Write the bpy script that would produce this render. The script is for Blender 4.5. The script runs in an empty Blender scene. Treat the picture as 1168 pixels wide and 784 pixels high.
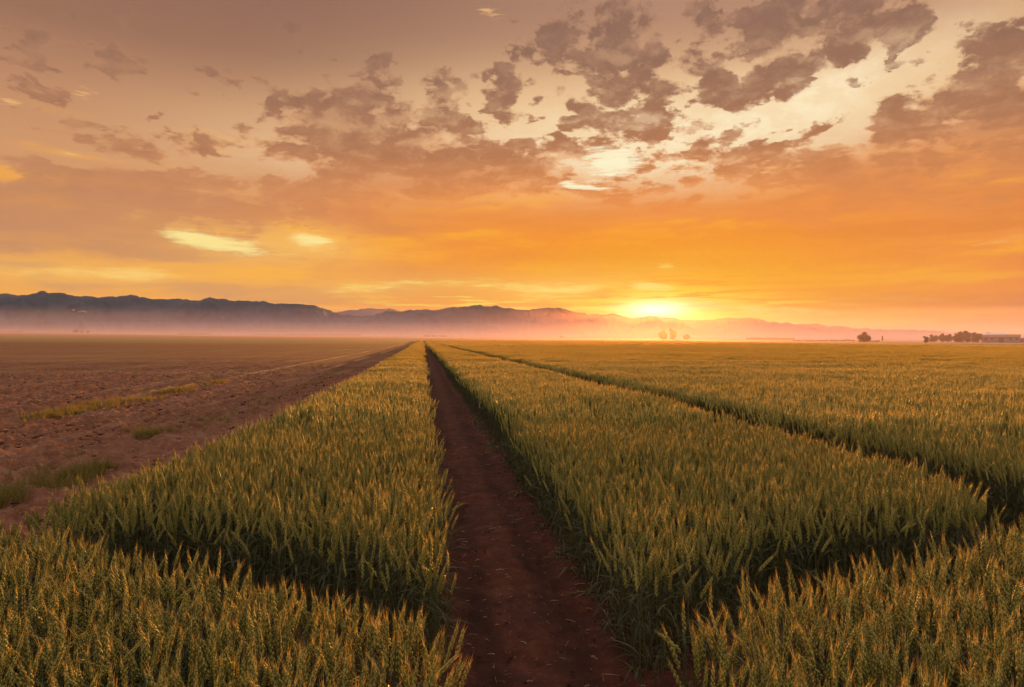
import bpy, math, random
import numpy as np
from mathutils import Vector, Matrix

R = math.radians
scene = bpy.context.scene
COL = scene.collection
rng = np.random.default_rng(7)

# ------------------------------------------------------------------ frame of reference
FPX, CX, HY, HCAM = 779.0, 584.0, 388.5, 1.70      # focal length, centre, horizon row (photo pixels), eye height
SUN_AZ, SUN_EL = 11.8, 3.0


def srgb(r, g, b, a=1.0):
    f = lambda c: c / 12.92 if c <= .04045 else ((c + .055) / 1.055) ** 2.4
    return (f(r / 255), f(g / 255), f(b / 255), a)


def azel(px, py):
    """photo pixel -> azimuth and elevation in degrees"""
    a = math.atan((px - CX) / FPX)
    return math.degrees(a), math.degrees(math.atan((HY - py) / FPX * math.cos(a)))


# ------------------------------------------------------------------ node helper
class NT:
    def __init__(self, tree):
        self.t = tree
        self.n = tree.nodes
        self.l = tree.links

    def new(self, kind, **kw):
        nd = self.n.new(kind)
        for k, v in kw.items():
            setattr(nd, k, v)
        return nd

    def put(self, sock, v):
        if v is None:
            return
        if isinstance(v, bpy.types.NodeSocket):
            self.l.new(v, sock)
        else:
            sock.default_value = v

    def m(self, op, a, b=None, c=None, clamp=False):
        nd = self.new('ShaderNodeMath', operation=op, use_clamp=clamp)
        for s, v in zip(nd.inputs, (a, b, c)):
            self.put(s, v)
        return nd.outputs[0]

    def add(self, *a):
        o = a[0]
        for x in a[1:]:
            o = self.m('ADD', o, x)
        return o

    def mul(self, *a):
        o = a[0]
        for x in a[1:]:
            o = self.m('MULTIPLY', o, x)
        return o

    def vm(self, op, a, b=None, scale=None):
        nd = self.new('ShaderNodeVectorMath', operation=op)
        self.put(nd.inputs[0], a)
        if b is not None:
            self.put(nd.inputs[1], b)
        if scale is not None:
            self.put(nd.inputs['Scale'], scale)
        return nd.outputs['Value'] if op in ('LENGTH', 'DOT_PRODUCT', 'DISTANCE') else nd.outputs[0]

    def xyz(self, x, y, z=0.0):
        nd = self.new('ShaderNodeCombineXYZ')
        for s, v in zip(nd.inputs, (x, y, z)):
            self.put(s, v)
        return nd.outputs[0]

    def sep(self, v):
        nd = self.new('ShaderNodeSeparateXYZ')
        self.put(nd.inputs[0], v)
        return nd.outputs

    def noise(self, vec, scale=1.0, detail=4.0, rough=.5, dist=0.0, w=None, lac=2.0):
        nd = self.new('ShaderNodeTexNoise')
        if w is not None:
            nd.noise_dimensions = '4D'
            self.put(nd.inputs['W'], w)
        self.put(nd.inputs['Vector'], vec)
        nd.inputs['Scale'].default_value = scale
        nd.inputs['Detail'].default_value = detail
        nd.inputs['Roughness'].default_value = rough
        nd.inputs['Lacunarity'].default_value = lac
        nd.inputs['Distortion'].default_value = dist
        return nd.outputs

    def ss(self, v, lo, hi, a=0.0, b=1.0, kind='SMOOTHSTEP'):
        nd = self.new('ShaderNodeMapRange', interpolation_type=kind)
        for s, x in zip(nd.inputs, (v, lo, hi, a, b)):
            self.put(s, x)
        return nd.outputs[0]

    def ramp(self, f, stops, interp='LINEAR'):
        nd = self.new('ShaderNodeValToRGB')
        nd.color_ramp.interpolation = interp
        el = nd.color_ramp.elements
        while len(el) < len(stops):
            el.new(.5)
        for e, (p, c) in zip(el, stops):
            e.position = p
            e.color = c if len(c) == 4 else (*c, 1)
        self.put(nd.inputs[0], f)
        return nd.outputs[0]

    def mix(self, f, a, b, mode='MIX'):
        nd = self.new('ShaderNodeMix', data_type='RGBA', blend_type=mode)
        ins = [s for s in nd.inputs if s.type == 'RGBA']
        self.put(nd.inputs[0], f)
        self.put(ins[0], a)
        self.put(ins[1], b)
        return [s for s in nd.outputs if s.type == 'RGBA'][0]


def material(name):
    m = bpy.data.materials.new(name)
    m.use_nodes = True
    t = NT(m.node_tree)
    t.n.clear()
    t.out = t.new('ShaderNodeOutputMaterial')
    return m, t


def principled(t, col, rough=.8, spec=.2, bump=None, bump_strength=.5, bump_dist=.02):
    p = t.new('ShaderNodeBsdfPrincipled')
    t.put(p.inputs['Base Color'], col)
    t.put(p.inputs['Roughness'], rough)
    p.inputs['Specular IOR Level'].default_value = spec
    if bump is not None:
        b = t.new('ShaderNodeBump')
        b.inputs['Strength'].default_value = bump_strength
        b.inputs['Distance'].default_value = bump_dist
        t.put(b.inputs['Height'], bump)
        t.l.new(b.outputs[0], p.inputs['Normal'])
    return p


# ------------------------------------------------------------------ mesh helper
class MB:
    """collects vertices, faces, a material index per face and one float per vertex"""

    def __init__(self):
        self.v, self.f, self.mi, self.tint = [], [], [], []

    def add(self, verts, faces, mi=0, tint=0.0):
        b = len(self.v)
        self.v.extend([tuple(map(float, p)) for p in verts])
        self.f.extend([tuple(b + i for i in q) for q in faces])
        self.mi.extend([mi] * len(faces))
        self.tint.extend([tint] * len(verts))
        return b

    def tube(self, pts, rad, sides=4, mi=0, tint=0.0, cap=True):
        pts = np.asarray(pts, float)
        n = len(pts)
        tang = np.gradient(pts, axis=0)
        verts = []
        for i in range(n):
            t = tang[i] / (np.linalg.norm(tang[i]) + 1e-9)
            a = np.array([1., 0, 0]) if abs(t[0]) < .8 else np.array([0, 1., 0])
            u = np.cross(t, a); u /= np.linalg.norm(u)
            w = np.cross(t, u)
            r = rad[i] if hasattr(rad, '__len__') else rad
            for k in range(sides):
                an = 2 * math.pi * k / sides
                verts.append(pts[i] + r * (math.cos(an) * u + math.sin(an) * w))
        faces = [(i * sides + k, i * sides + (k + 1) % sides, (i + 1) * sides + (k + 1) % sides, (i + 1) * sides + k)
                 for i in range(n - 1) for k in range(sides)]
        if cap:
            faces.append(tuple(range((n - 1) * sides, n * sides)))
        self.add(verts, faces, mi, tint)

    def ribbon(self, pts, width, side, mi=0, tint=0.0, fold=0.0):
        """leaf blade: centre line and two edges"""
        pts = np.asarray(pts, float)
        n = len(pts)
        side = np.asarray(side, float)
        verts = []
        for i in range(n):
            w = width[i]
            up = np.array([0, 0, fold * w])
            verts += [pts[i] - side * w / 2 + up, pts[i], pts[i] + side * w / 2 + up]
        faces = []
        for i in range(n - 1):
            a, b = 3 * i, 3 * i + 3
            faces += [(a, a + 1, b + 1, b), (a + 1, a + 2, b + 2, b + 1)]
        self.add(verts, faces, mi, tint)

    def spindle(self, base, axis, length, radius, sides=4, mi=0, tint=0.0, prof=((.3, 1.0), (.65, .8))):
        base, axis = np.asarray(base, float), np.asarray(axis, float)
        axis = axis / np.linalg.norm(axis)
        a = np.array([1., 0, 0]) if abs(axis[0]) < .8 else np.array([0, 1., 0])
        u = np.cross(axis, a); u /= np.linalg.norm(u)
        w = np.cross(axis, u)
        verts = [base]
        for t, r in prof:
            for k in range(sides):
                an = 2 * math.pi * (k + .5) / sides
                verts.append(base + axis * length * t + radius * r * (math.cos(an) * u + math.sin(an) * w))
        verts.append(base + axis * length)
        m = len(prof)
        faces = [(0, 1 + (k + 1) % sides, 1 + k) for k in range(sides)]
        for i in range(m - 1):
            o = 1 + i * sides
            faces += [(o + k, o + (k + 1) % sides, o + sides + (k + 1) % sides, o + sides + k) for k in range(sides)]
        o, e = 1 + (m - 1) * sides, len(verts) - 1
        faces += [(o + k, o + (k + 1) % sides, e) for k in range(sides)]
        self.add(verts, faces, mi, tint)

    def box(self, lo, hi, mi=0):
        x0, y0, z0 = lo; x1, y1, z1 = hi
        self.add([(x0, y0, z0), (x1, y0, z0), (x1, y1, z0), (x0, y1, z0), (x0, y0, z1), (x1, y0, z1), (x1, y1, z1), (x0, y1, z1)],
                 [(0, 3, 2, 1), (4, 5, 6, 7), (0, 1, 5, 4), (1, 2, 6, 5), (2, 3, 7, 6), (3, 0, 4, 7)], mi)

    def mesh(self, name, mats, smooth=False):
        me = bpy.data.meshes.new(name)
        me.from_pydata(self.v, [], self.f)
        for m in mats:
            me.materials.append(m)
        me.polygons.foreach_set('material_index', self.mi)
        if smooth:
            me.polygons.foreach_set('use_smooth', [True] * len(self.f))
        at = me.attributes.new('tint', 'FLOAT', 'POINT')
        at.data.foreach_set('value', self.tint)
        me.update()
        return me

    def build(self, name, mats, parent=None, loc=(0, 0, 0), smooth=False):
        o = bpy.data.objects.new(name, self.mesh(name, mats if isinstance(mats, (list, tuple)) else [mats], smooth))
        o.location = loc
        o.parent = parent
        COL.objects.link(o)
        return o


def grid_mesh(name, P, mat, smooth=True):
    """P: rows x columns x 3 array -> one sheet"""
    r, c, _ = P.shape
    me = bpy.data.meshes.new(name)
    idx = np.arange(r * c).reshape(r, c)
    q = np.stack([idx[:-1, :-1], idx[:-1, 1:], idx[1:, 1:], idx[1:, :-1]], -1).reshape(-1, 4)
    me.vertices.add(r * c)
    me.vertices.foreach_set('co', np.ascontiguousarray(P, dtype=np.float32).ravel())
    me.loops.add(q.size)
    me.loops.foreach_set('vertex_index', q.ravel().astype(np.int32))
    me.polygons.add(len(q))
    me.polygons.foreach_set('loop_start', np.arange(0, q.size, 4, dtype=np.int32))
    if smooth:
        me.polygons.foreach_set('use_smooth', np.ones(len(q), dtype=bool))
    me.materials.append(mat)
    me.update(calc_edges=True)
    me.validate()
    o = bpy.data.objects.new(name, me)
    COL.objects.link(o)
    return o


def tag(o, label, cat, kind=None, group=None):
    o['label'] = label
    o['category'] = cat
    if kind:
        o['kind'] = kind
    if group:
        o['group'] = group
    return o


def empty(name, loc, rz=0.0):
    o = bpy.data.objects.new(name, None)
    o.location = loc
    o.rotation_euler = (0, 0, rz)
    o.empty_display_size = .2
    COL.objects.link(o)
    return o


# ------------------------------------------------------------------ numpy value noise
def _hash(i, j, seed):
    h = (i * 374761393 + j * 668265263 + seed * 974634777) & 0xffffffff
    h = ((h ^ (h >> 13)) * 1274126177) & 0xffffffff
    return ((h ^ (h >> 16)) & 0xffff) / 65535.0


def vnoise(x, y, seed=0):
    x, y = np.asarray(x, float), np.asarray(y, float)
    i, j = np.floor(x).astype(np.int64), np.floor(y).astype(np.int64)
    u, v = x - i, y - j
    u, v = u * u * (3 - 2 * u), v * v * (3 - 2 * v)
    return (_hash(i, j, seed) * (1 - u) + _hash(i + 1, j, seed) * u) * (1 - v) + (_hash(i, j + 1, seed) * (1 - u) + _hash(i + 1, j + 1, seed) * u) * v


def fbm(x, y, octaves=4, seed=0, gain=.5):
    s, a, tot = 0.0, 1.0, 0.0
    for k in range(octaves):
        s = s + a * vnoise(np.asarray(x) * 2 ** k + 17.3 * k, np.asarray(y) * 2 ** k - 9.1 * k, seed + k)
        tot += a
        a *= gain
    return s / tot


# ------------------------------------------------------------------ camera and render settings
cam_d = bpy.data.cameras.new('camera')
cam = bpy.data.objects.new('camera', cam_d)
COL.objects.link(cam)
cam_d.sensor_width = 36
cam_d.lens = FPX / 1168 * 36
cam_d.clip_start = .05
cam_d.clip_end = 60000
cam.location = (0, 0, HCAM)
cam.rotation_euler = (R(90) - math.atan(3.5 / FPX), 0, 0)
scene.camera = cam
scene.render.engine = 'CYCLES'
vs = scene.view_settings
vs.view_transform = 'Standard'
vs.look = 'None'
vs.exposure = 1.5
vs.gamma = 1
vs.use_curve_mapping = False
cy = scene.cycles
cy.use_denoising = True
cy.max_bounces = 6
cy.diffuse_bounces = 3
cy.transmission_bounces = 3
cy.transparent_max_bounces = 48
cy.volume_bounces = 1
cy.sample_clamp_indirect = 4
cy.use_adaptive_sampling = True
cy.adaptive_threshold = .01
# ------------------------------------------------------------------ sky: Sky Texture plus procedural cloud layers, all by direction
world = bpy.data.worlds.new('World')
scene.world = world
world.use_nodes = True
t = NT(world.node_tree)
t.n.clear()
w_out = t.new('ShaderNodeOutputWorld')

tc = t.new('ShaderNodeTexCoord').outputs['Generated']
D = t.vm('NORMALIZE', tc)
dx, dy, dz = t.sep(D)
A = t.mul(t.m('ARCTAN2', dx, dy), 57.29578)                       # azimuth, degrees, 0 = along the path of view
E = t.mul(t.m('ARCSINE', dz), 57.29578)                           # elevation, degrees
AE = t.xyz(A, E, 0.0)
PXD = 57.29578 / FPX


def blob(px, py, w, h, rot=0.0, p=2.0):
    """soft elliptical patch of sky round the direction of a photo pixel (w, h: radii in pixels)"""
    a, e = azel(px, py)
    c = math.cos(R(a))
    mp = t.new('ShaderNodeMapping', vector_type='TEXTURE')
    t.put(mp.inputs[0], AE)
    mp.inputs['Location'].default_value = (a, e, 0)
    mp.inputs['Rotation'].default_value = (0, 0, R(rot))
    mp.inputs['Scale'].default_value = (w * PXD * c, h * PXD * c, 1)
    l = t.vm('LENGTH', mp.outputs[0])
    return t.m('EXPONENT', t.mul(-1.0, t.m('MULTIPLY', l, l)))


def blobs(rows):
    o = None
    for r in rows:
        wgt, args = r[0], r[1:]
        b = t.mul(blob(*args), wgt)
        o = b if o is None else t.add(o, b)
    return o


# plane-like cloud coordinates: squeezed towards the horizon
Ey = t.mul(t.m('LOGARITHM', t.m('MAXIMUM', t.add(E, 5.0), .6), 2.71828), 4.2)
Q = t.xyz(t.mul(A, .1), Ey, 0.0)
wn = t.noise(Q, 1.3, 3, .55)['Color']
Qw = t.vm('ADD', Q, t.vm('SCALE', t.vm('SUBTRACT', wn, (.5, .5, .5)), scale=.35))
n_big = t.noise(Qw, 1.0, 9, .60)['Fac']
n_fine = t.noise(Qw, 3.6, 9, .68)['Fac']
Qs = t.xyz(t.mul(A, .07), t.mul(E, .55), 3.7)
n_streak = t.noise(t.vm('ADD', Qs, t.vm('SCALE', t.vm('SUBTRACT', wn, (.5, .5, .5)), scale=.5)), 1.0, 7, .58)['Fac']

vo = t.new('ShaderNodeTexVoronoi', feature='SMOOTH_F1')
t.put(vo.inputs['Vector'], t.vm('ADD', Qw, t.vm('SCALE', t.vm('SUBTRACT', t.noise(Q, 4.5, 4, .6)['Color'], (.5, .5, .5)), scale=.30)))
for k_, v_ in (('Scale', 2.9), ('Detail', 2.5), ('Roughness', .55), ('Smoothness', .55)):
    vo.inputs[k_].default_value = v_
puff = t.mul(t.m('SUBTRACT', .93, vo.outputs['Distance']), 6.6)          # lumps, positive inside

v2 = t.new('ShaderNodeTexVoronoi', feature='SMOOTH_F1', voronoi_dimensions='2D')
t.put(v2.inputs['Vector'], t.vm('ADD', Q, t.vm('SCALE', t.vm('SUBTRACT', t.noise(Q, 3.0, 6, .68)['Color'], (.5, .5, .5)), scale=.62)))
for k_, v_ in (('Scale', 3.7), ('Smoothness', .22)):
    v2.inputs[k_].default_value = v_
cells = t.m('SUBTRACT', .53, v2.outputs['Distance'])                  # separate cloudlets with narrow gaps

# clear-sky and veil gradients
left = t.ramp(t.m('DIVIDE', E, 40.0), [
    (0.0, srgb(244, 160, 50)), (.05, srgb(244, 164, 52)), (.11, srgb(240, 166, 66)), (.19, srgb(228, 160, 86)),
    (.32, srgb(208, 150, 102)), (.44, srgb(186, 134, 99)), (.54, srgb(155, 112, 88)), (.66, srgb(144, 105, 86)), (1.0, srgb(120, 94, 86))])
right = t.ramp(t.m('DIVIDE', E, 40.0), [
    (0.0, srgb(244, 138, 46)), (.05, srgb(246, 142, 44)), (.12, srgb(244, 146, 58)), (.20, srgb(238, 146, 66)),
    (.33, srgb(210, 140, 92)), (.45, srgb(218, 168, 124)), (.6, srgb(184, 138, 110)), (1.0, srgb(126, 100, 92))])
base = t.mix(t.ss(A, -22.0, 14.0), left, right)
g_mid = blob(690, 262, 330, 90)
base = t.mix(t.mul(g_mid, .85), base, srgb(244, 140, 36))
g_cream = blobs([(.85, 640, 135, 220, 52, 0), (.75, 860, 140, 170, 55, 12), (.5, 1060, 95, 150, 45, 18), (.40, 330, 165, 170, 45, 0)])
base = t.mix(t.m('MINIMUM', g_cream, 1.0), base, srgb(240, 200, 148))

# ---- low streaks of lighter and darker orange near the horizon
low = t.mul(t.ss(E, 18.0, 6.0), .85)
stk = t.ss(n_streak, .50, .63)
base = t.mix(t.mul(low, stk), base, srgb(255, 176, 40))
stk2 = t.ss(n_streak, .50, .38)
base = t.mix(t.mul(low, stk2, .75), base, t.mix(t.ss(A, -30.0, 5.0), srgb(196, 138, 96), srgb(220, 126, 52)))

# ---- glow round the low sun
base = t.mix(t.mul(blob(745, 333, 265, 76), .94), base, srgb(252, 150, 0))
base = t.mix(t.mul(blob(756, 342, 185, 48), .95), base, srgb(255, 190, 0))
base = t.mix(blob(752, 351, 72, 18), base, (1.2, .90, .06, 1))
n_bar = t.noise(t.xyz(t.mul(A, .22), t.mul(E, 3.2), 7.0), 1.0, 7, .62)['Fac']
base = t.mix(t.mul(t.ss(n_bar, .50, .42), blob(760, 338, 210, 34), .8), base, srgb(250, 150, 0))
base = t.mix(t.mul(t.ss(n_bar, .52, .60), blobs([(.9, 800, 346, 130, 12, -4), (.9, 640, 350, 120, 9, -3), (.6, 540, 345, 150, 14, 0)])), base, srgb(255, 226, 70))

base = t.mix(t.m('MINIMUM', blobs([(.6, 258, 281, 120, 22, -4), (.5, 356, 275, 60, 20, -8), (.4, 445, 328, 150, 16, 4), (.45, 635, 331, 110, 18, 6), (.4, 90, 312, 160, 16, 0)]), .7), base, srgb(255, 196, 92))

# ---- dark clouds
cover = blobs([
    (.46, 1000, 28, 350, 62, 0), (.36, 745, 85, 130, 50, 0), (.18, 905, 85, 120, 42, 8), (.42, 1120, 130, 160, 60, 8), (.40, 1080, 215, 260, 40, 4),
    (.34, 930, 185, 170, 42, 0), (1.0, 435, 152, 98, 42, -14), (.32, 310, 158, 84, 20, 0), (.80, 520, 196, 180, 26, 0),
    (.50, 690, 160, 105, 42, 0), (.30, 550, 110, 70, 30, 0), (.36, 715, 25, 90, 30, 0), (.30, 630, 62, 50, 14, 0),
    (.42, 160, 80, 85, 10, -14), (.26, 112, 122, 40, 18, 0), (.72, 130, 212, 100, 16, 8), (.85, 45, 243, 110, 16, -6),
    (.34, 195, 165, 45, 22, 0), (.72, 110, 276, 190, 20, 0), (.44, 330, 235, 190, 34, 0), (.32, 590, 20, 60, 14, -25), (.30, 120, 160, 50, 12, -10), (.30, 60, 190, 60, 10, 0), (.34, 225, 165, 50, 14, 0), (.28, 300, 100, 70, 10, -8),
    (-.46, 965, 97, 110, 13, 18), (-.30, 1050, 80, 50, 12, 18), (-.36, 610, 150, 60, 14, 0), (-.36, 850, 128, 60, 13, 0), (-.42, 705, 190, 34, 12, 20),
    (-.5, 960, 158, 26, 13, 0), (-.4, 1100, 138, 30, 12, 0), (-.2, 640, 90, 60, 40, 0), (-.34, 600, 60, 70, 20, 0), (-.4, 300, 190, 60, 10, 0)])
upper = t.ss(E, 8.0, 17.0)
dens = t.add(cover, t.mul(t.m('SUBTRACT', n_big, .5), 1.9), t.mul(puff, upper, .15), t.mul(t.m('SUBTRACT', n_fine, .5), 1.25), t.mul(cells, blobs([(1.0, 850, 60, 270, 90, 0), (1.0, 690, 160, 140, 50, 0), (.6, 540, 108, 120, 40, 0), (.4, 1110, 60, 120, 70, 0)]), .95), -.27)
alpha = t.ss(dens, -.05, .17)
alpha = t.mul(alpha, t.ss(E, 3.0, 9.0), t.ss(E, 6.0, 15.0, .66, 1.0))
thick = t.ss(t.add(dens, t.mul(puff, .05)), .0, .34)
# silver lining: gaps close to a cloud edge shine
lining = t.mul(t.ss(n_fine, .36, .62, .55, 1.0), t.m('MINIMUM', blobs([(.95, 725, 168, 165, 42), (.45, 900, 130, 150, 45), (.30, 430, 188, 150, 25), (.60, 965, 94, 120, 22, 18)]), 1.0))
base = t.mix(lining, base, srgb(255, 234, 192))
body_hi = t.ramp(t.m('DIVIDE', E, 40.0), [(.12, srgb(226, 138, 70)), (.25, srgb(206, 134, 82)), (.38, srgb(168, 118, 86)), (.55, srgb(150, 110, 88)), (1.0, srgb(120, 98, 94))])
edge_c = t.ramp(t.m('DIVIDE', E, 40.0), [(.10, srgb(250, 168, 72)), (.25, srgb(228, 154, 90)), (.45, srgb(196, 142, 104)), (.65, srgb(158, 116, 92)), (1.0, srgb(140, 112, 104))])
edge_c = t.mix(.42, base, edge_c)
cloud_c = t.mix(thick, edge_c, body_hi)
to_sun = t.vm('NORMALIZE', t.vm('SUBTRACT', (1.18, 8.6, 0.0), Q))
n_sun = t.noise(t.vm('ADD', Qw, t.vm('SCALE', to_sun, scale=.10)), 1.0, 7, .60)['Fac']
cloud_c = t.mix(t.mul(t.ss(t.m('SUBTRACT', n_big, n_sun), .0, .09), .55), cloud_c, t.mix(.5, base, edge_c))
cloud_c = t.mix(t.mul(t.ss(t.m('SUBTRACT', n_sun, n_big), .0, .09), .35), cloud_c, srgb(138, 98, 78))
cloud_c = t.mix(t.mul(t.ss(n_fine, .45, .70), .35), cloud_c, edge_c)
cloud_c = t.mix(t.mul(t.ss(A, -6.0, -24.0), t.ss(E, 16.0, 9.0), .75), cloud_c, srgb(178, 128, 98))
cloud_c = t.mix(t.mul(blob(720, 275, 420, 85), .8), cloud_c, srgb(247, 144, 52))
sky = t.mix(alpha, base, cloud_c)


def glow(c, strength=.354):
    b = t.new('ShaderNodeBackground')
    t.put(b.inputs[0], c)
    b.inputs[1].default_value = strength
    return b.outputs[0]


def over(f, below, above):
    x = t.new('ShaderNodeMixShader')
    t.put(x.inputs[0], f)
    t.l.new(below, x.inputs[1])
    t.l.new(above, x.inputs[2])
    return x.outputs[0]


layers_ = glow(sky)

# ---- bright lit cloudlets and openings low down
n_rag = t.noise(t.xyz(t.mul(A, .50), t.mul(E, 3.0), 1.3), 1.0, 8, .66)['Fac']
nb = t.add(t.mul(t.m('SUBTRACT', n_streak, .5), 1.2), t.mul(t.m('SUBTRACT', n_rag, .5), 2.4))


def lit(rows, col, lo=.36, hi=1.4):
    global layers_
    bb = blobs(rows)
    f = t.ss(t.add(bb, nb), lo, hi)
    f = t.mul(f, t.m('MINIMUM', t.mul(bb, 1.6), 1.0), .95)
    layers_ = over(f, layers_, glow(col))


lit([(1.1, 258, 281, 72, 12, -4), (1.0, 222, 271, 32, 8, -10), (1.1, 356, 275, 32, 11, -8)], srgb(255, 232, 146))
lit([(.95, 445, 327, 100, 9, 4), (1.05, 640, 331, 55, 10, 6), (.9, 570, 326, 44, 8, 0), (1.4, 742, 327, 28, 6, -6), (1.0, 762, 304, 14, 6, 0), (.9, 850, 352, 120, 9, -6)], srgb(255, 224, 110))
lit([(.8, 60, 310, 120, 9, 0), (.7, 160, 312, 40, 10, 0), (.6, 1000, 340, 200, 8, -3), (.7, 850, 352, 120, 7, -6), (.6, 1140, 275, 50, 6, 8)], srgb(255, 206, 104))
lit([(.8, 90, 168, 16, 8, 0), (.8, 160, 168, 10, 6, 0), (.8, 95, 110, 22, 10, 0), (.7, 12, 118, 20, 6, 0), (.8, 82, 179, 16, 5, 0), (.7, 558, 14, 30, 12, -30), (.7, 195, 155, 20, 8, 0)], srgb(232, 178, 116), .6, 1.0)
lit([(1.0, 695, 186, 46, 20, 0), (.9, 660, 212, 34, 5, -6)], srgb(255, 244, 202), .4, .95)

# ---- the sun itself, just over the ridge
layers_ = over(blob(747, 354, 34, 9), layers_, glow((1.8, 1.7, 1.1, 1)))

# ---- unseen sky behind and overhead: Sky Texture plus brightness added to light the wheat
skt = t.new('ShaderNodeTexSky', sky_type='NISHITA')
skt.sun_disc = False
skt.sun_elevation = R(SUN_EL)
skt.sun_rotation = R(SUN_AZ)
skt.altitude = 300
skt.dust_density = 3.0
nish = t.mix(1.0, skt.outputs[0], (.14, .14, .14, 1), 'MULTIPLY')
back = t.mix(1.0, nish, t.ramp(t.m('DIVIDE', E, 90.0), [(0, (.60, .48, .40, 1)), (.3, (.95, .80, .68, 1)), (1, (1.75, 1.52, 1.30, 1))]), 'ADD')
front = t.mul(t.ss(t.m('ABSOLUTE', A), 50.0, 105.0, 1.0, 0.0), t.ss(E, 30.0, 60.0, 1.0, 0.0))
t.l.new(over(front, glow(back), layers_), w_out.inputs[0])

world.cycles.sampling_method = 'MANUAL'
world.cycles.sample_map_resolution = 512

sun_d = bpy.data.lights.new('sun', 'SUN')
sun_d.energy = 5.0
sun_d.angle = R(.6)
sun_d.color = (1.0, .39, .06)
sun = bpy.data.objects.new('sun', sun_d)
COL.objects.link(sun)
sd = Vector((math.sin(R(SUN_AZ)) * math.cos(R(SUN_EL)), math.cos(R(SUN_AZ)) * math.cos(R(SUN_EL)), math.sin(R(SUN_EL))))
sun.rotation_euler = sd.to_track_quat('Z', 'Y').to_euler()
sun.location = (0, 0, 50)
# ------------------------------------------------------------------ the lie of the land
B = -.1297                                                           # every row runs towards the same point, a little left of straight ahead


def slope_at(az):
    return .0137 * np.clip((37 - az) / 74, 0, 1.15)


def gz(x, y):
    """ground height: flat by the camera, rising gently far away on the left"""
    x, y = np.asarray(x, float), np.asarray(y, float)
    r = np.hypot(x, y)
    az = np.degrees(np.arctan2(x, np.maximum(y, .01)))
    far = np.clip(r - 290, 0, 1300)
    return np.where(y > 0, slope_at(az) * far, 0) + (fbm(x / 260, y / 260, 2, 5) - .5) * np.clip((r - 500) / 1500, 0, 1) * 3.0


pos = lambda t: t.new('ShaderNodeNewGeometry').outputs['Position']

# ---- soil of the open ground
m_ground, t = material('ground_soil_and_stubble')
P = pos(t)
px_, py_, pz_ = t.sep(P)
wob = t.mul(t.m('SUBTRACT', t.noise(t.xyz(t.mul(px_, .004), t.mul(py_, .012)), 1.0, 4)['Fac'], .5), 260.0)
yy = t.m('DIVIDE', t.add(py_, t.mul(wob, t.ss(py_, 280, 500))), 2000.0)
leftc = t.ramp(yy, [(.0, (.085, .043, .030)), (.147, (.085, .043, .030)), (.149, (.105, .078, .022)), (.24, (.115, .080, .026)), (.29, (.110, .062, .050)),
                    (.44, (.105, .060, .048)), (.46, (.24, .15, .06)), (.56, (.25, .16, .07)), (.58, (.12, .075, .055)), (1.0, (.16, .10, .07))])
rightc = t.ramp(yy, [(.0, (.085, .043, .030)), (.05, (.09, .045, .03)), (.054, (.20, .125, .055)), (.075, (.22, .135, .06)), (.09, (.13, .075, .04)),
                     (.16, (.24, .14, .065)), (.24, (.18, .10, .05)), (.30, (.25, .15, .08)), (1.0, (.16, .10, .07))])
col = t.mix(t.ss(px_, -60.0, 40.0), leftc, rightc)
nz = t.noise(P, 14.0, 6, .65)['Fac']
nz2 = t.noise(t.xyz(t.mul(px_, .02), t.mul(py_, .2)), 1.0, 5, .6)['Fac']
col = t.mix(.8, col, t.ramp(nz, [(.3, (.55, .55, .55)), (.7, (1.35, 1.3, 1.25))]), 'MULTIPLY')
col = t.mix(.7, col, t.ramp(nz2, [(.3, (.7, .7, .7)), (.7, (1.25, 1.25, 1.25))]), 'MULTIPLY')
p = principled(t, col, .95, .1, nz, .8, .03)
t.l.new(p.outputs[0], t.out.inputs[0])

xs = np.concatenate([-np.geomspace(9000, 6, 70), np.linspace(-5.8, 5.8, 90), np.geomspace(6, 9000, 70)])
ys = np.concatenate([-np.geomspace(300, 3, 20), np.linspace(-2.8, 9, 90), np.geomspace(9.2, 12000, 170)])
X, Y = np.meshgrid(xs, ys)
Z = gz(X, Y) + np.where(np.hypot(X, Y) < 30, (fbm(X * 5, Y * 5, 3, 2) - .5) * .03, 0) - .045
o = grid_mesh('ground', np.stack([X, Y, Z], -1), m_ground)
tag(o, 'open flat farmland of brown soil and pale stubble running to the foot of the mountains', 'ground', 'structure')

# ---- the tractor path between the two strips of wheat
m_path, t = material('red_earth')
P = pos(t)
n1 = t.noise(P, 7.0, 7, .65)['Fac']
n2 = t.noise(P, 46.0, 5, .6)['Fac']
n3 = t.noise(P, 1.3, 3, .5)['Fac']
col = t.ramp(n1, [(.25, (.020, .0064, .0042)), (.5, (.039, .0122, .0074)), (.75, (.068, .023, .0135))])
col = t.mix(t.ss(n3, .35, .7), col, t.mix(1.0, col, (1.25, 1.1, 1.0, 1), 'MULTIPLY'))
col = t.mix(t.mul(t.ss(n2, .62, .72), .6), col, (.15, .075, .05, 1))
s_ = t.m('SUBTRACT', t.sep(P)[0], t.mul(t.sep(P)[1], B))
wheel = t.add(t.ss(t.m('ABSOLUTE', t.add(s_, -.32)), .20, .04), t.ss(t.m('ABSOLUTE', t.add(s_, -.84)), .20, .04))
wheel = t.mul(wheel, t.ss(t.noise(t.xyz(t.mul(s_, 4.0), t.mul(t.sep(P)[1], .8)), 1.0, 4)['Fac'], .30, .60))
col = t.mix(t.mul(wheel, .75), col, t.mix(1.0, col, (.50, .46, .46, 1), 'MULTIPLY'))      # wheel tracks: packed, damper earth
p = principled(t, col, .9, .12, t.add(t.mul(n1, .6), t.mul(n2, .4)), .9, .02)
t.l.new(p.outputs[0], t.out.inputs[0])
tt = np.concatenate([np.linspace(-2.5, .6, 40), np.geomspace(.62, 455, 760)])
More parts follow.
